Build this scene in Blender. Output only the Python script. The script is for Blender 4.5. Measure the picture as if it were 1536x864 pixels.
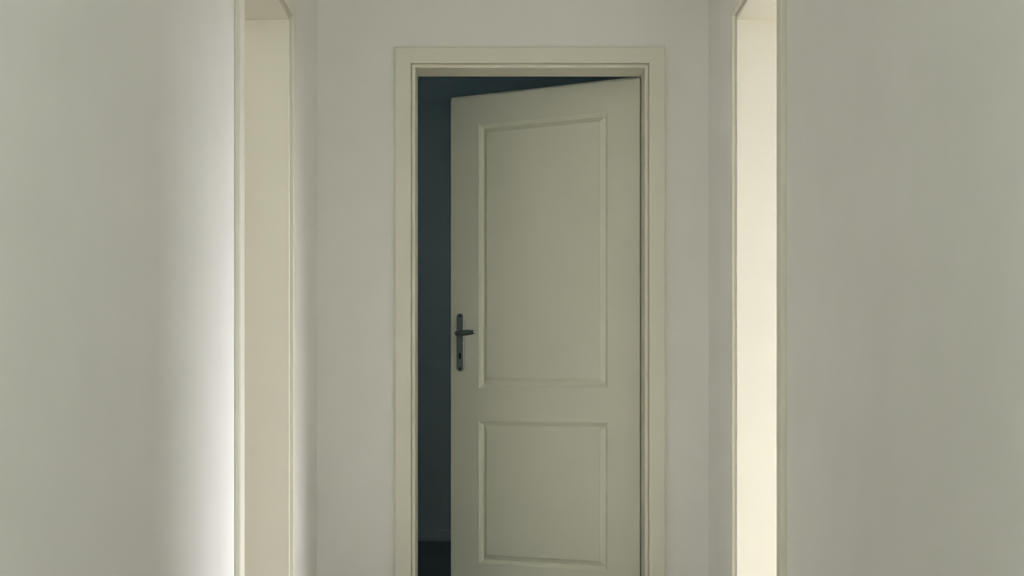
import bpy, bmesh, math
from mathutils import Vector, Matrix

S = bpy.context.scene
for o in list(bpy.data.objects):
    bpy.data.objects.remove(o)
C = S.collection

# ------------------------------------------------------------------ camera
F_PX = 2287.0                      # focal length in pixels of a 1536 px wide frame
CAM_H = 0.80
cd = bpy.data.cameras.new('camera')
cd.sensor_fit = 'HORIZONTAL'
cd.sensor_width = 36.0
cd.lens = F_PX / 1536.0 * 36.0
cd.shift_y = 160.0 / 1536.0        # horizon lies at y = 592 of 864, verticals stay vertical
cd.clip_start = 0.05
cam = bpy.data.objects.new('camera', cd)
cam.location = (0, 0, CAM_H)
cam.rotation_euler = (math.radians(90), 0, 0)
C.objects.link(cam)
S.camera = cam

# ------------------------------------------------------------------ world, daylight, fill lights, exposure
w = bpy.data.worlds.new('world')
S.world = w
w.use_nodes = True
w.node_tree.nodes['Background'].inputs[0].default_value = (0.75, 0.85, 1.0, 1)
w.node_tree.nodes['Background'].inputs[1].default_value = 0.02

def area(name, loc, direction, sx, sy, power, col, spread=180):
    l = bpy.data.lights.new(name, 'AREA')
    l.shape = 'RECTANGLE'
    l.size, l.size_y = sx, sy
    l.energy = power
    l.color = col
    l.spread = math.radians(spread)
    o = bpy.data.objects.new(name, l)
    o.location = loc
    o.rotation_euler = Vector(direction).to_track_quat('-Z', 'Y').to_euler()
    C.objects.link(o)
    return o

# daylight: open sky above the roofs outside the window of the room on the right
area('daylight_right_window', (4.75, 5.00, 3.10), (-1, 0, -0.45), 4.6, 2.2, 1030, (1.0, 0.975, 1.0))
# fill lights outside added side and end windows of the unseen hall
area('fill_hall_left', (-3.0, -0.6, 1.75), (1, 0, -0.15), 2.0, 1.6, 68, (0.985, 1.0, 0.96))
area('fill_hall_end', (0.0, -3.1, 1.55), (0, 1, -0.1), 1.3, 1.9, 12.5, (0.93, 1.0, 0.90))
# daylight outside the far window of the room on the left
area('daylight_left_window', (-2.9, 6.0, 1.9), (0, -1, -0.2), 1.8, 1.6, 27, (1.0, 0.96, 0.87))
area('fill_left_room_side', (-4.45, 3.2, 1.9), (1, 0, -0.2), 1.3, 1.6, 12, (1.0, 0.985, 0.92))  # fill outside an added side window, brightens the far right wall
# cool fill light behind an added window and blind, lifts the dark room
area('fill_dark_room', (-2.35, 7.75, 1.55), (1, 0, -0.1), 0.9, 1.0, 6.3, (0.82, 0.95, 0.95))

S.view_settings.view_transform = 'Standard'
S.view_settings.look = 'None'
S.view_settings.exposure = 2.04
S.view_settings.gamma = 1.0
S.view_settings.use_curve_mapping = False
S.cycles.diffuse_bounces = 8
S.cycles.max_bounces = 14

# ------------------------------------------------------------------ materials
def paint(name, col, rough=0.6, bump=0.0, scale=300.0, var=0.02, spec=0.3):
    m = bpy.data.materials.new(name)
    m.use_nodes = True
    nt = m.node_tree
    b = nt.nodes['Principled BSDF']
    b.inputs['Roughness'].default_value = rough
    b.inputs['Specular IOR Level'].default_value = spec
    tc = nt.nodes.new('ShaderNodeTexCoord')
    n1 = nt.nodes.new('ShaderNodeTexNoise')
    n1.inputs['Scale'].default_value = 6.0
    n1.inputs['Detail'].default_value = 5.0
    nt.links.new(tc.outputs['Object'], n1.inputs['Vector'])
    r = nt.nodes.new('ShaderNodeValToRGB')
    r.color_ramp.elements[0].position = 0.3
    r.color_ramp.elements[1].position = 0.7
    r.color_ramp.elements[0].color = tuple(c * (1 - var) for c in col) + (1,)
    r.color_ramp.elements[1].color = tuple(min(1, c * (1 + var)) for c in col) + (1,)
    nt.links.new(n1.outputs['Fac'], r.inputs['Fac'])
    nt.links.new(r.outputs['Color'], b.inputs['Base Color'])
    if bump:
        n2 = nt.nodes.new('ShaderNodeTexNoise')
        n2.inputs['Scale'].default_value = scale
        n2.inputs['Detail'].default_value = 3.0
        nt.links.new(tc.outputs['Object'], n2.inputs['Vector'])
        bp = nt.nodes.new('ShaderNodeBump')
        bp.inputs['Strength'].default_value = bump
        bp.inputs['Distance'].default_value = 0.001
        nt.links.new(n2.outputs['Fac'], bp.inputs['Height'])
        nt.links.new(bp.outputs['Normal'], b.inputs['Normal'])
    return m

M_WALL = paint('wall_paint', (0.868, 0.876, 0.855), 0.75, 0.12, 260, 0.012, 0.2)
M_CEIL = paint('ceiling_paint', (0.89, 0.89, 0.87), 0.8, 0.1, 260, 0.01, 0.2)
M_DARKWALL = paint('shaded_bedroom_paint', (0.55, 0.60, 0.60), 0.8, 0.1, 260, 0.012, 0.2)  # white wall colour darkened and cooled to stand for the room's shade
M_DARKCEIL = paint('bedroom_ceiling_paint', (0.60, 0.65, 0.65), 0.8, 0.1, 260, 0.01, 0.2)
M_FRAME = paint('cream_lacquer', (0.81, 0.80, 0.70), 0.38, 0.04, 120, 0.01, 0.4)
M_DOOR = paint('cream_door_lacquer', (0.815, 0.825, 0.72), 0.45, 0.05, 140, 0.01, 0.35)
M_BASE = paint('baseboard_lacquer', (0.70, 0.69, 0.62), 0.45, 0.03, 120, 0.01, 0.4)
M_BLACK = paint('keyhole_black', (0.008, 0.009, 0.009), 0.8)
M_BBASE = paint('shaded_baseboard_lacquer', (0.54, 0.59, 0.58), 0.5, 0.03, 120, 0.01, 0.4)  # white baseboard darkened to sit with the shaded wall
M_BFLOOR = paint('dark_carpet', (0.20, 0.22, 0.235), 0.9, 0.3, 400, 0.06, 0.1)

def diffuser_fabric():
    m = bpy.data.materials.new('diffuser_fabric')
    m.use_nodes = True
    nt = m.node_tree
    nt.nodes.remove(nt.nodes['Principled BSDF'])
    t = nt.nodes.new('ShaderNodeBsdfTranslucent')
    d = nt.nodes.new('ShaderNodeBsdfDiffuse')
    wv = nt.nodes.new('ShaderNodeTexWave')
    wv.inputs['Scale'].default_value = 60.0
    r = nt.nodes.new('ShaderNodeValToRGB')
    r.color_ramp.elements[0].color = (0.26, 0.32, 0.33, 1)
    r.color_ramp.elements[1].color = (0.30, 0.36, 0.37, 1)
    nt.links.new(wv.outputs['Fac'], r.inputs['Fac'])
    nt.links.new(r.outputs['Color'], t.inputs['Color'])
    nt.links.new(r.outputs['Color'], d.inputs['Color'])
    mx = nt.nodes.new('ShaderNodeMixShader')
    mx.inputs[0].default_value = 0.5
    nt.links.new(t.outputs[0], mx.inputs[1])
    nt.links.new(d.outputs[0], mx.inputs[2])
    nt.links.new(mx.outputs[0], nt.nodes['Material Output'].inputs[0])
    return m
M_DIFFUSER = diffuser_fabric()  # translucent cloth, added to spread the fill evenly in the dark room

def metal(name, col, rough):
    m = bpy.data.materials.new(name)
    m.use_nodes = True
    nt = m.node_tree
    b = nt.nodes['Principled BSDF']
    b.inputs['Base Color'].default_value = col + (1,)
    b.inputs['Metallic'].default_value = 1.0
    tc = nt.nodes.new('ShaderNodeTexCoord')
    mp = nt.nodes.new('ShaderNodeMapping')
    mp.inputs['Scale'].default_value = (900, 900, 12)
    n = nt.nodes.new('ShaderNodeTexNoise')
    n.inputs['Scale'].default_value = 1.0
    nt.links.new(tc.outputs['Object'], mp.inputs['Vector'])
    nt.links.new(mp.outputs['Vector'], n.inputs['Vector'])
    mr = nt.nodes.new('ShaderNodeMapRange')
    mr.inputs['To Min'].default_value = rough - 0.06
    mr.inputs['To Max'].default_value = rough + 0.08
    nt.links.new(n.outputs['Fac'], mr.inputs['Value'])
    nt.links.new(mr.outputs['Result'], b.inputs['Roughness'])
    return m

M_STEEL = metal('brushed_steel', (0.52, 0.58, 0.58), 0.46)
M_STEEL2 = metal('polished_steel', (0.62, 0.67, 0.66), 0.18)

def wood_floor():
    m = bpy.data.materials.new('dark_oak_floor')
    m.use_nodes = True
    nt = m.node_tree
    b = nt.nodes['Principled BSDF']
    b.inputs['Roughness'].default_value = 0.45
    tc = nt.nodes.new('ShaderNodeTexCoord')
    br = nt.nodes.new('ShaderNodeTexBrick')
    br.inputs['Scale'].default_value = 1.0
    br.inputs['Brick Width'].default_value = 1.3
    br.inputs['Row Height'].default_value = 0.14
    br.inputs['Mortar Size'].default_value = 0.0015
    br.inputs['Color1'].default_value = (0.46, 0.41, 0.34, 1)
    br.inputs['Color2'].default_value = (0.40, 0.355, 0.295, 1)
    br.inputs['Mortar'].default_value = (0.05, 0.04, 0.03, 1)
    mp = nt.nodes.new('ShaderNodeMapping')
    mp.inputs['Rotation'].default_value = (0, 0, math.radians(90))
    nt.links.new(tc.outputs['Object'], mp.inputs['Vector'])
    nt.links.new(mp.outputs['Vector'], br.inputs['Vector'])
    nz = nt.nodes.new('ShaderNodeTexNoise')
    nz.inputs['Scale'].default_value = 4.0
    nz.inputs['Detail'].default_value = 8.0
    m2 = nt.nodes.new('ShaderNodeMapping')
    m2.inputs['Scale'].default_value = (14, 1, 1)
    nt.links.new(tc.outputs['Object'], m2.inputs['Vector'])
    nt.links.new(m2.outputs['Vector'], nz.inputs['Vector'])
    mx = nt.nodes.new('ShaderNodeMix')
    mx.data_type = 'RGBA'
    mx.blend_type = 'MULTIPLY'
    mx.inputs['Factor'].default_value = 0.5
    nt.links.new(br.outputs['Color'], mx.inputs['A'])
    nt.links.new(nz.outputs['Color'], mx.inputs['B'])
    nt.links.new(mx.outputs['Result'], b.inputs['Base Color'])
    return m
M_FLOOR = wood_floor()

def glass():
    m = bpy.data.materials.new('window_glass')
    m.use_nodes = True
    nt = m.node_tree
    nt.nodes.remove(nt.nodes['Principled BSDF'])
    t = nt.nodes.new('ShaderNodeBsdfTransparent')
    g = nt.nodes.new('ShaderNodeBsdfGlossy')
    g.inputs['Roughness'].default_value = 0.02
    fr = nt.nodes.new('ShaderNodeFresnel')
    fr.inputs['IOR'].default_value = 1.3
    mx = nt.nodes.new('ShaderNodeMixShader')
    nt.links.new(fr.outputs[0], mx.inputs[0])
    nt.links.new(t.outputs[0], mx.inputs[1])
    nt.links.new(g.outputs[0], mx.inputs[2])
    nt.links.new(mx.outputs[0], nt.nodes['Material Output'].inputs[0])
    return m
M_GLASS = glass()

# ------------------------------------------------------------------ helpers
def link(name, bm, mat, parent=None, smooth=False):
    bmesh.ops.recalc_face_normals(bm, faces=bm.faces[:])
    me = bpy.data.meshes.new(name)
    bm.to_mesh(me)
    bm.free()
    if mat:
        me.materials.append(mat)
    if smooth:
        for p in me.polygons:
            p.use_smooth = True
    o = bpy.data.objects.new(name, me)
    C.objects.link(o)
    if parent:
        o.parent = parent
    return o

def tag(o, label, cat=None, kind=None, group=None):
    o['label'] = label
    if cat:
        o['category'] = cat
    if kind:
        o['kind'] = kind
    if group:
        o['group'] = group
    return o

def empty(name, loc=(0, 0, 0), rz=0.0):
    o = bpy.data.objects.new(name, None)
    o.empty_display_size = 0.1
    o.location = loc
    o.rotation_euler = (0, 0, rz)
    C.objects.link(o)
    return o

def box(bm, x0, x1, y0, y1, z0, z1, bevel=0.0):
    vs = [bm.verts.new(p) for p in ((x0, y0, z0), (x1, y0, z0), (x1, y1, z0), (x0, y1, z0),
                                    (x0, y0, z1), (x1, y0, z1), (x1, y1, z1), (x0, y1, z1))]
    fs = [bm.faces.new([vs[i] for i in f]) for f in
          ((3, 2, 1, 0), (4, 5, 6, 7), (0, 1, 5, 4), (1, 2, 6, 5), (2, 3, 7, 6), (3, 0, 4, 7))]
    if bevel:
        es = list({e for f in fs for e in f.edges})
        bmesh.ops.bevel(bm, geom=es, offset=bevel, segments=2, profile=0.5, affect='EDGES')

def box_obj(name, dims, mat, parent=None, bevel=0.0):
    bm = bmesh.new()
    box(bm, *dims, bevel=bevel)
    return link(name, bm, mat, parent)

def prism(bm, pts, axis, a0, a1):
    """closed outline pts (two coords each) extruded along axis 'X', 'Y' or 'Z'"""
    def P(p, a):
        return {'X': (a, p[0], p[1]), 'Y': (p[0], a, p[1]), 'Z': (p[0], p[1], a)}[axis]
    A = [bm.verts.new(P(p, a0)) for p in pts]
    B = [bm.verts.new(P(p, a1)) for p in pts]
    bm.faces.new(A)
    bm.faces.new(B[::-1])
    n = len(pts)
    for i in range(n):
        bm.faces.new((A[i], B[i], B[(i + 1) % n], A[(i + 1) % n]))

# ------------------------------------------------------------------ room dimensions (metres)
T = 0.15                               # wall thickness
XL, XR = -0.710, 0.716                 # corridor side walls
YB = 5.55                              # corridor end wall
Y0 = -2.6                              # end of the hall behind the camera
YH = 0.90                              # the corridor starts here, behind the left edge of the view
HC = 2.414                             # ceiling height
HEAD = CAM_H + 1.189                   # clear height of the door openings
BW = 0.015                             # bead width
CW = 0.060                             # casing width
GV = 0.0025                            # shadow groove between them
BX0, BX1 = -0.352, 0.483               # clear opening in the end wall
LY0, LY1 = 3.899 + BW + CW, 4.833
RY0, RY1 = 3.974 + BW + CW, 4.828
LIN = 0.022                            # lining board thickness

# ------------------------------------------------------------------ shell
tag(box_obj('floor', (-4.0, 4.1, Y0 - T, YB + T, -0.12, 0.0), M_FLOOR),
    'wooden plank floor running through the corridor and side rooms', 'floor', 'structure')
tag(box_obj('floor_bedroom', (-4.0, 4.1, YB + T, 8.50, -0.12, 0.0), M_BFLOOR),
    'very dark floor seen through the gap of the open door', 'floor', 'structure')
tag(box_obj('ceiling', (-4.0, 4.1, Y0 - T, YB, HC, HC + 0.12), M_CEIL),
    'white ceiling over the corridor and the two side rooms', 'ceiling', 'structure')

def wall_x(name, x0, x1, ya, yb, openings, label, mat, extra=None):
    """wall in the YZ plane with door openings (y0, y1) or windows (y0, y1, z0, z1)"""
    bm = bmesh.new()
    pts = [(ya, 0.0)]
    for op in sorted(op for op in openings if len(op) == 2):
        pts += [(op[0], 0.0), (op[0], HEAD + LIN), (op[1], HEAD + LIN), (op[1], 0.0)]
    pts += [(yb, 0.0), (yb, HC), (ya, HC)]
    win = [op for op in openings if len(op) == 4]
    if win:
        a, b, c, d = win[0]
        box(bm, x0, x1, ya, a, 0, HC)
        box(bm, x0, x1, b, yb, 0, HC)
        box(bm, x0, x1, a, b, 0, c)
        box(bm, x0, x1, a, b, d, HC)
    else:
        prism(bm, pts, 'X', x0, x1)
    return tag(link(name, bm, mat), label, 'wall', 'structure')

def wall_y(name, y0, y1, xa, xb, openings, label, mat):
    bm = bmesh.new()
    win = [op for op in openings if len(op) == 4]
    if win:
        a, b, c, d = win[0]
        box(bm, xa, a, y0, y1, 0, HC)
        box(bm, b, xb, y0, y1, 0, HC)
        if c > 0:
            box(bm, a, b, y0, y1, 0, c)
        box(bm, a, b, y0, y1, d, HC)
    else:
        pts = [(xa, 0.0)]
        for op in sorted(openings):
            pts += [(op[0], 0.0), (op[0], HEAD + LIN), (op[1], HEAD + LIN), (op[1], 0.0)]
        pts += [(xb, 0.0), (xb, HC), (xa, HC)]
        prism(bm, pts, 'Y', y0, y1)
    return tag(link(name, bm, mat), label, 'wall', 'structure')

wall_x('wall_left', XL - T, XL, YH, YB, [(LY0 - LIN, LY1 + LIN)],
       'off-white painted corridor wall on the left with a bright band of daylight', M_WALL)
wall_x('wall_right', XR, XR + T, YH, YB, [(RY0 - LIN, RY1 + LIN)],
       'off-white painted corridor wall on the right, evenly shaded', M_WALL)
wall_y('wall_back', YB, YB + T, -1.9, XR, [(BX0 - LIN, BX1 + LIN)],
       'off-white painted end wall around the half-open panelled door', M_WALL)
wall_y('wall_front', Y0 - T, Y0, -4.0, 4.1, [(-0.45, 0.45, 0.75, 2.25)],
       'off-white wall behind the viewer with an added window', M_WALL)
# unseen hall behind the camera, widened to bring in side light
wall_y('wall_hall_left_return', YH - T, YH, -2.6, XL, [], 'off-white hall wall beside the mouth of the corridor, left', M_WALL)
wall_y('wall_hall_right_return', YH - T, YH, XR, 2.6, [], 'off-white hall wall beside the mouth of the corridor, right', M_WALL)
wall_x('wall_hall_left', -2.75, -2.6, Y0, YH, [(-1.4, 0.2, 0.8, 2.2)], 'off-white left wall of the unseen hall with an added window', M_WALL)
wall_x('wall_hall_right', 2.6, 2.75, Y0, YH, [], 'off-white right wall of the hall', M_WALL)
# room behind the half-open door
DY1 = 8.35
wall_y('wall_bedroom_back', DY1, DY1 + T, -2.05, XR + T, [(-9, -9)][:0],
       'far wall with shade put into its colour, seen through the gap of the open door', M_DARKWALL)
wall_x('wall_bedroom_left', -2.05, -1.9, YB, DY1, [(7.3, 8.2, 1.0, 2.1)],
       'side wall of the unlit room with shade put into its colour and an added covered window', M_DARKWALL)
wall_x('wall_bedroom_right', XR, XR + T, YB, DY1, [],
       'side wall behind the open door leaf with shade put into its colour', M_DARKWALL)
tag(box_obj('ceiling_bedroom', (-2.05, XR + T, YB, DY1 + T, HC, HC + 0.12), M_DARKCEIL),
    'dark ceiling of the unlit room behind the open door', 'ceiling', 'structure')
# side rooms
wall_x('wall_right_room_window', 3.9, 4.1, 2.3, 6.75, [(3.56, 6.40, 0.55, 2.15)],
       'off-white outer wall of the bright side room with its window', M_WALL)
wall_y('wall_right_room_front', 2.3, 2.45, XR + T, 3.9, [], 'off-white near wall of the bright side room', M_WALL)
wall_y('wall_right_room_back', 6.6, 6.75, XR + T, 3.9, [], 'off-white far wall of the bright side room', M_WALL)
tag(box_obj('ceiling_right_room', (XR + T, 4.1, YB, 6.75, HC, HC + 0.12), M_CEIL),
    'white ceiling at the far end of the bright side room', 'ceiling', 'structure')
wall_x('wall_left_room_side', -4.0, -3.8, 2.0, YB, [(2.7, 3.7, 0.9, 2.15)],
       'off-white outer wall of the left side room with an added side window', M_WALL)
wall_y('wall_left_room_front', 2.0, 2.15, -3.8, XL - T, [], 'off-white near wall of the left side room', M_WALL)
wall_y('wall_left_room_back', YB - T, YB, -3.8, XL - T, [(-3.6, -2.2, 0.7, 2.2)], 'off-white far wall of the left side room with its window', M_WALL)

# ------------------------------------------------------------------ windows (all outside the view, they let the daylight in, several added only for fill light)
def window(name, axis, pos, a, b, z0, z1, label, mullion=True):
    """axis 'X': window in a wall of constant x = pos; 'Y': constant y"""
    e = empty(name, (pos, (a + b) / 2, z0) if axis == 'X' else ((a + b) / 2, pos, z0))
    h = z1 - z0
    hw = (b - a) / 2
    bm = bmesh.new()
    def bb(u0, u1, w0, w1, d=0.035):
        if axis == 'X':
            box(bm, -d, d, u0, u1, w0, w1)
        else:
            box(bm, u0, u1, -d, d, w0, w1)
    bb(-hw, hw, 0, 0.06); bb(-hw, hw, h - 0.06, h)
    bb(-hw, -hw + 0.06, 0.06, h - 0.06); bb(hw - 0.06, hw, 0.06, h - 0.06)
    if mullion:
        bb(-0.035, 0.035, 0.06, h - 0.06)
    link('window_frame', bm, M_BASE, e)
    spans = [(-hw + 0.06, -0.035), (0.035, hw - 0.06)] if mullion else [(-hw + 0.06, hw - 0.06)]
    for u0, u1 in spans:
        bm = bmesh.new()
        bb(u0, u1, 0.06, h - 0.06, 0.003)
        link('pane', bm, M_GLASS, e)
    tag(e, label, 'window', 'structure')
    return e
window('window_1', 'X', 4.0, 3.56, 6.40, 0.55, 2.15, 'white two-pane window of the bright room on the right')
window('fill_window_hall_end', 'Y', Y0 - T / 2, -0.45, 0.45, 0.75, 2.25, 'white window added behind the viewer for fill light', False)
window('window_3', 'Y', YB - T / 2, -3.6, -2.2, 0.7, 2.2, 'white two-pane window in the far wall of the room on the left')
window('fill_window_hall_side', 'X', -2.675, -1.4, 0.2, 0.8, 2.2, 'white two-pane window added in the unseen hall for side fill light')
window('fill_window_left_room', 'X', -3.9, 2.7, 3.7, 0.9, 2.15, 'white side window added to the room on the left for fill light', False)
window('fill_window_dark_room', 'X', -1.975, 7.3, 8.2, 1.0, 2.1, 'window added to the unlit room for its fill light', False)

# ------------------------------------------------------------------ door frames
# profile of the corridor-side casing: u = away from the opening, v = proud of the wall
BEAD = [(0.0, -0.002), (0.0, 0.0030), (0.0015, 0.0045), (BW - GV - 0.0015, 0.0045),
        (BW - GV, 0.0030), (BW - GV, -0.002)]
CAS = [(BW, 0.0), (BW, 0.0145), (BW + 0.0020, 0.0162), (BW + CW - 0.007, 0.0162),
       (BW + CW - 0.0030, 0.0152), (BW + CW - 0.0006, 0.0126), (BW + CW, 0.0095), (BW + CW, 0.0015),
       (BW + CW - 0.0015, 0.0)]
CAS_IN = [(0.016, 0.0), (0.016, 0.0115), (0.0185, 0.0140), (BW + CW - 0.006, 0.0140),
          (BW + CW - 0.002, 0.0120), (BW + CW, 0.0095), (BW + CW, 0.0)]

def casing_piece(name, prof, side, W, H, vsign, v0, parent, mat):
    """mitred strip along one side of the opening; local x along the wall (0..W), y out of the wall"""
    bm = bmesh.new()
    A, B = [], []
    g = 0.00012                       # hairline at the mitre
    for u, v in prof:
        y = v0 + vsign * v
        if side == 'left':
            a, b = (-u, y, 0.0), (-u, y, H + u - g)
        elif side == 'right':
            a, b = (W + u, y, 0.0), (W + u, y, H + u - g)
        else:
            a, b = (-u + g, y, H + u), (W + u - g, y, H + u)
        A.append(bm.verts.new(a)); B.append(bm.verts.new(b))
    n = len(prof)
    for i in range(n):
        bm.faces.new((A[i], B[i], B[(i + 1) % n], A[(i + 1) % n]))
    bm.faces.new(A); bm.faces.new(B[::-1])
    return link(name, bm, mat, parent)

def door_frame(name, origin, rz, W, label, wide_gap=False):
    """local x runs along the wall, local -y looks into the corridor, +y into the room (wall 0..T)"""
    e = empty(name, origin, rz)
    for s in ('left', 'right', 'top'):
        casing_piece('casing' if s != 'top' else 'head_casing', CAS, s, W, HEAD, -1, 0.0, e, M_FRAME)
        casing_piece('bead' if s != 'top' else 'head_bead', BEAD, s, W, HEAD, -1, 0.0, e, M_FRAME)
        casing_piece('room_casing' if s != 'top' else 'room_head_casing', CAS_IN, s, W, HEAD, 1, T, e, M_FRAME)
    y0, y1 = 0.002, T
    for s in (0, 1):
        bm = bmesh.new()
        x0, x1 = (-LIN + 0.0005, 0.0) if s == 0 else (W, W + LIN - 0.0005)
        box(bm, x0, x1, y0, y1, 0.0, HEAD)
        link('jamb_lining', bm, M_FRAME, e)
    bm = bmesh.new()
    box(bm, -LIN + 0.0005, W + LIN - 0.0005, y0, y1, HEAD + 0.0002, HEAD + LIN - 0.0005)
    link('head_lining', bm, M_FRAME, e)
    tag(e, label, 'door frame', 'structure')
    return e

door_frame('trim_1', (BX0, YB, 0), 0.0, BX1 - BX0,
           'cream lacquered door frame around the half-open panelled door')
door_frame('trim_2', (XL, LY0, 0), math.radians(90), LY1 - LY0,
           'cream door frame of the opening in the left corridor wall')
door_frame('trim_3', (XR, RY1, 0), math.radians(-90), RY1 - RY0,
           'cream door frame of the sunlit opening in the right corridor wall')

# ------------------------------------------------------------------ baseboards
def baseboard(name, p0, p1, normal, label, h=0.06, t=0.014, mat=None):
    (xa, ya), (xb, yb) = p0, p1
    bm = bmesh.new()
    prof = [(0, 0), (t + 0.006, 0), (t + 0.006, 0.006), (t + 0.003, 0.011), (t, 0.013), (t, h - 0.005), (t - 0.005, h), (0, h)]
    A = [bm.verts.new((xa + normal[0] * d, ya + normal[1] * d, z)) for d, z in prof]
    B = [bm.verts.new((xb + normal[0] * d, yb + normal[1] * d, z)) for d, z in prof]
    n = len(prof)
    for i in range(n):
        bm.faces.new((A[i], B[i], B[(i + 1) % n], A[(i + 1) % n]))
    bm.faces.new(A); bm.faces.new(B[::-1])
    return tag(link(name, bm, mat or M_BASE), label, 'baseboard', 'structure')

g = BW + CW + 0.0005
baseboard('baseboard_bedroom', (-1.9, DY1), (XR, DY1), (0, -1), 'low baseboard with shade put into its colour, seen through the door gap', mat=M_BBASE)
baseboard('baseboard_left_near', (XL, YH), (XL, LY0 - g), (1, 0), 'white baseboard along the near stretch of the left corridor wall')
baseboard('baseboard_left_far', (XL, LY1 + g), (XL, YB), (1, 0), 'white baseboard between the left door frame and the corner')
baseboard('baseboard_right_near', (XR, YH), (XR, RY0 - g), (-1, 0), 'white baseboard along the near stretch of the right corridor wall')
baseboard('baseboard_right_far', (XR, RY1 + g), (XR, YB), (-1, 0), 'white baseboard between the right door frame and the corner')
baseboard('baseboard_back_left', (XL + 0.021, YB), (BX0 - g, YB), (0, -1), 'white baseboard on the end wall left of the door')
baseboard('baseboard_back_right', (BX1 + g, YB), (XR - 0.021, YB), (0, -1), 'white baseboard on the end wall right of the door')

# ------------------------------------------------------------------ the half-open door
TH = math.radians(29.5)
LW = 0.831                              # width of the leaf face that fits the frame
LZ0, LZ1 = 0.008, HEAD - 0.004
FT, LT, LIP = 0.025, 0.016, 0.012       # front body, rear lip thickness, lip overlap
# local frame: x from the hinge edge towards the latch, +y through the leaf into the room, origin at the floor
door = empty('door_1', (0.4782, 5.708, 0.0), math.pi - TH)
tag(door, 'cream two-panel door standing half open into the dark room', 'door', 'structure')
# with the rotation pi - TH, local +y points towards the viewer; so the body is built towards -y
def dl(bm):
    for v in bm.verts:
        v.co.y = -v.co.y
    return bm

ST = 0.1335                             # stile width
P = [(0.131, 0.694), (0.826, 1.873)]    # lower and upper panel, z range
xs = [0.0, ST, LW - ST + 0.003, LW]
zs = [LZ0, P[0][0], P[0][1], P[1][0], P[1][1], LZ1]
PW = (xs[1], xs[2])

bm = bmesh.new()
# stiles and rails as one moulded body with two panel holes, then the overlapping rear lip
y0, y1 = 0.0, FT + LT
def ring_solid(bm, xs, zs, ya, yb, x0, x1, z0, z1):
    gx = [x0, xs[1], xs[2], x1]
    gz = [z0] + list(zs[1:5]) + [z1]
    V = {}
    for k, y in enumerate((ya, yb)):
        for i, x in enumerate(gx):
            for j, z in enumerate(gz):
                V[i, j, k] = bm.verts.new((x, y, z))
    hole = {(1, 1), (1, 3)}
    for i in range(3):
        for j in range(5):
            if (i, j) in hole:
                a, b, c, d = (i, j), (i + 1, j), (i + 1, j + 1), (i, j + 1)
                for p, q in ((a, b), (b, c), (c, d), (d, a)):
                    bm.faces.new((V[p + (0,)], V[q + (0,)], V[q + (1,)], V[p + (1,)]))
                continue
            for k in (0, 1):
                bm.faces.new([V[p + (k,)] for p in ((i, j), (i + 1, j), (i + 1, j + 1), (i, j + 1))])
    for i in range(3):
        for j in (0, 5):
            bm.faces.new([V[p] for p in ((i, j, 0), (i + 1, j, 0), (i + 1, j, 1), (i, j, 1))])
    for j in range(5):
        for i in (0, 3):
            bm.faces.new([V[p] for p in ((i, j, 0), (i, j + 1, 0), (i, j + 1, 1), (i, j, 1))])
    return V
ring_solid(bm, xs, zs, 0.0, FT, 0.0, LW, LZ0, LZ1)
outer = []
for e in bm.edges:                      # soften the outer front edges
    a, b = e.verts
    if abs(a.co.y) < 1e-6 and abs(b.co.y) < 1e-6:
        onx = abs(a.co.x - b.co.x) < 1e-6 and (abs(a.co.x) < 1e-6 or abs(a.co.x - LW) < 1e-6)
        onz = abs(a.co.z - b.co.z) < 1e-6 and abs(a.co.z - LZ1) < 1e-6
        if onx or onz:
            outer.append(e)
bmesh.ops.bevel(bm, geom=outer, offset=0.0018, segments=2, profile=0.5, affect='EDGES')
leaf = link('door_leaf', dl(bm), M_DOOR, door)
bm = bmesh.new()
ring_solid(bm, xs, zs, FT, FT + LT, -LIP, LW + LIP, LZ0, LZ1 + LIP)
link('rebate_lip', dl(bm), M_DOOR, door)

# raised panels: ring profile (inset from the panel edge, depth)
PR = [(0.0, 0.0), (0.0010, 0.0022), (0.0035, 0.0034), (0.0075, 0.0062), (0.0115, 0.0112), (0.0145, 0.0150),
      (0.0158, 0.0156), (0.0170, 0.0148), (0.0255, 0.0095), (0.0340, 0.0046), (0.0343, 0.0018), (0.0355, 0.0010)]
for (za, zb) in P:
    bm = bmesh.new()
    def rings(y_of):
        rr = []
        for ins, d in PR:
            rr.append([bm.verts.new((x, y_of(d), z)) for x, z in
                       ((PW[0] + ins, za + ins), (PW[1] - ins, za + ins), (PW[1] - ins, zb - ins), (PW[0] + ins, zb - ins))])
        for r0, r1 in zip(rr, rr[1:]):
            for i in range(4):
                bm.faces.new((r0[i], r0[(i + 1) % 4], r1[(i + 1) % 4], r1[i]))
        bm.faces.new(rr[-1])
        return rr[0]
    f = rings(lambda d: d)
    b = rings(lambda d: FT + LT - d)
    for i in range(4):
        bm.faces.new((f[i], f[(i + 1) % 4], b[(i + 1) % 4], b[i]))
    link('raised_panel', dl(bm), M_DOOR, door)

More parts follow.
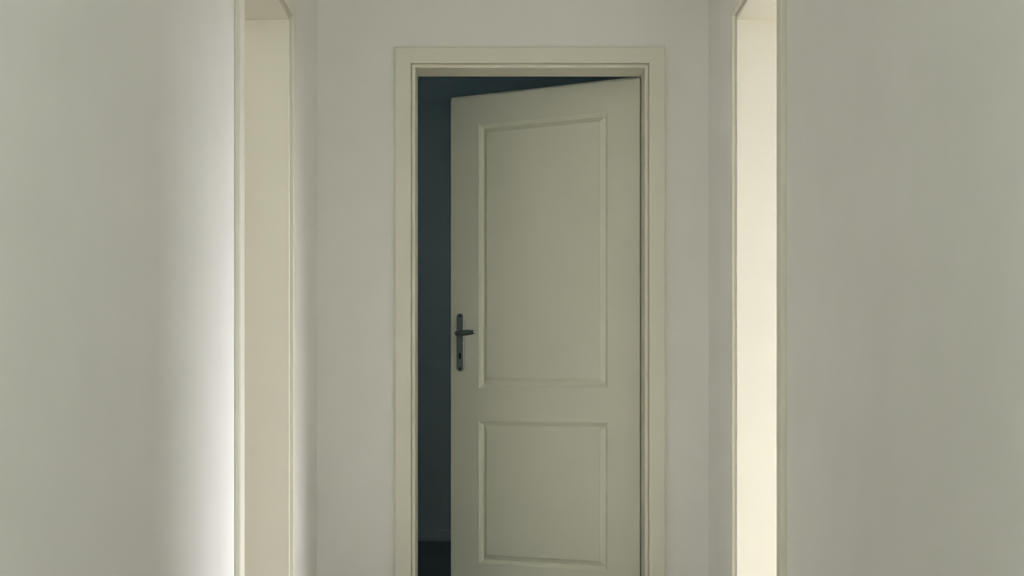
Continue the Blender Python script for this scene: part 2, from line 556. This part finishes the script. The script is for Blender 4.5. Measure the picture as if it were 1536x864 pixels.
# lever handle on a long backplate
HX, HZ = 0.783, 1.044
plate = None
bm = bmesh.new()
def stadium(cx, cz, hw, z0, z1, n=14):
    pts = []
    for i in range(n + 1):
        a = math.pi * i / n
        pts.append((cx + hw * math.cos(a), z1 - hw + hw * math.sin(a)))
    for i in range(n + 1):
        a = math.pi + math.pi * i / n
        pts.append((cx + hw * math.cos(a), z0 + hw + hw * math.sin(a)))
    return pts
def plate_solid(bm, outline_fn, levels):
    """levels: (half width shrink, y)"""
    loops = []
    for sh, y in levels:
        loops.append([bm.verts.new((x, y, z)) for x, z in outline_fn(sh)])
    n = len(loops[0])
    for l0, l1 in zip(loops, loops[1:]):
        for i in range(n):
            bm.faces.new((l0[i], l0[(i + 1) % n], l1[(i + 1) % n], l1[i]))
    bm.faces.new(loops[0]); bm.faces.new(loops[-1][::-1])
PZ0, PZ1, PHW = 0.893, 1.125, 0.0175
plate_solid(bm, lambda s: stadium(HX, 0, PHW - s, PZ0 + s, PZ1 - s),
            [(0.0, 0.0), (0.0, 0.0065), (0.0008, 0.0080), (0.0028, 0.0090)])
plate = link('backplate', bm, M_STEEL, door)          # local +y is towards the viewer here
tag(plate, 'dark brushed steel backplate with keyhole')
for z in (PZ1 - 0.012, PZ0 + 0.012):
    bm = bmesh.new()
    ring = []
    for rad, y in ((0.0040, 0.0088), (0.0040, 0.0096), (0.0030, 0.0102)):
        ring.append([bm.verts.new((HX + rad * math.cos(t * math.pi / 6), y, z + rad * math.sin(t * math.pi / 6))) for t in range(12)])
    for r0, r1 in zip(ring, ring[1:]):
        for i in range(12):
            bm.faces.new((r0[i], r0[(i + 1) % 12], r1[(i + 1) % 12], r1[i]))
    bm.faces.new(ring[-1]); bm.faces.new(ring[0])
    link('screw', bm, M_BLACK, plate)
bm = bmesh.new()
kz = 0.955
plate_solid(bm, lambda s: stadium(HX, 0, 0.0038 - s, kz - 0.0125, kz + 0.0125, 8), [(0.0, 0.0085), (0.0, 0.0093)])
link('keyhole', bm, M_BLACK, plate)

# lever: round neck out of the plate, then a flattened tapering bar towards the hinge side
def sweep(bm, stations, n=18):
    """stations: (centre, axis_a vector, axis_b vector) ellipses"""
    loops = []
    for c, a, b in stations:
        loops.append([bm.verts.new(Vector(c) + Vector(a) * math.cos(2 * math.pi * i / n) + Vector(b) * math.sin(2 * math.pi * i / n)) for i in range(n)])
    for l0, l1 in zip(loops, loops[1:]):
        for i in range(n):
            bm.faces.new((l0[i], l0[(i + 1) % n], l1[(i + 1) % n], l1[i]))
    bm.faces.new(loops[0]); bm.faces.new(loops[-1][::-1])
bm = bmesh.new()
st = []
for y, r in ((0.008, 0.0125), (0.011, 0.0125), (0.012, 0.0098), (0.030, 0.0092)):
    st.append(((HX, y, HZ), (r, 0, 0), (0, 0, r)))
OUT = 0.046
for k in range(0, 7):                    # elbow
    a = math.pi / 2 * k / 6
    R = 0.016
    c = (HX - R + R * math.cos(a), 0.030 + R * math.sin(a), HZ)
    rx = 0.0092
    st.append((c, (rx * math.cos(a), rx * math.sin(a), 0), (0, 0, 0.0092 + 0.00015 * k)))
L = 0.074
for k in range(1, 11):
    t = k / 10
    x = HX - 0.016 - t * L
    z = HZ + 0.0025 * t
    hh = 0.0088 + 0.0034 * math.sin(math.pi * min(1.0, 0.12 + 0.88 * t)) - 0.0004 * t
    tt = 0.0092 - 0.0018 * t
    st.append(((x, OUT - 0.004 * math.sin(math.pi * t) * 0.5, z), (0, tt, 0), (0, 0, hh)))
x, z = HX - 0.016 - L, HZ + 0.0025
for d, s in ((0.0025, 0.93), (0.0045, 0.72), (0.0055, 0.35)):
    st.append(((x - d, OUT, z), (0, 0.0074 * s, 0), (0, 0, 0.0086 * s)))
sweep(bm, st)
lever = link('lever_handle', bm, M_STEEL2, door, smooth=True)
tag(lever, 'polished steel lever pointing towards the hinges')

# hinges on the hinge edge, behind the frame
for z in (0.25, 1.72):
    bm = bmesh.new()
    hx, hy = -LIP - 0.004, -(FT + LT + 0.006)
    for za, zb, r in ((z, z + 0.038, 0.0065), (z + 0.039, z + 0.078, 0.0065), (z + 0.078, z + 0.084, 0.0045)):
        A = [bm.verts.new((hx + r * math.cos(i * math.pi / 6), hy + r * math.sin(i * math.pi / 6), za)) for i in range(12)]
        B = [bm.verts.new((hx + r * math.cos(i * math.pi / 6), hy + r * math.sin(i * math.pi / 6), zb)) for i in range(12)]
        for i in range(12):
            bm.faces.new((A[i], A[(i + 1) % 12], B[(i + 1) % 12], B[i]))
        bm.faces.new(A); bm.faces.new(B[::-1])
    link('hinge', bm, M_STEEL, door)

# added blind spreading the fill light into the unlit room: one sheet of cloth with a bottom bar
blind = empty('diffuser_blind', (-1.893, 7.75, 0.96))
bm = bmesh.new()
vs = [bm.verts.new(p) for p in ((0, -0.48, 0), (0, 0.48, 0), (0, 0.48, 1.16), (0, -0.48, 1.16))]
bm.faces.new(vs)
link('cloth', bm, M_DIFFUSER, blind)
box_obj('bottom_bar', (-0.006, 0.008, -0.48, 0.48, -0.022, 0.0), M_BBASE, blind, 0.002)
box_obj('roller_box', (-0.006, 0.05, -0.49, 0.49, 1.16, 1.225), M_BBASE, blind, 0.004)
tag(blind, 'added grey blind diffusing the fill light of the unlit room', 'blind', 'structure')
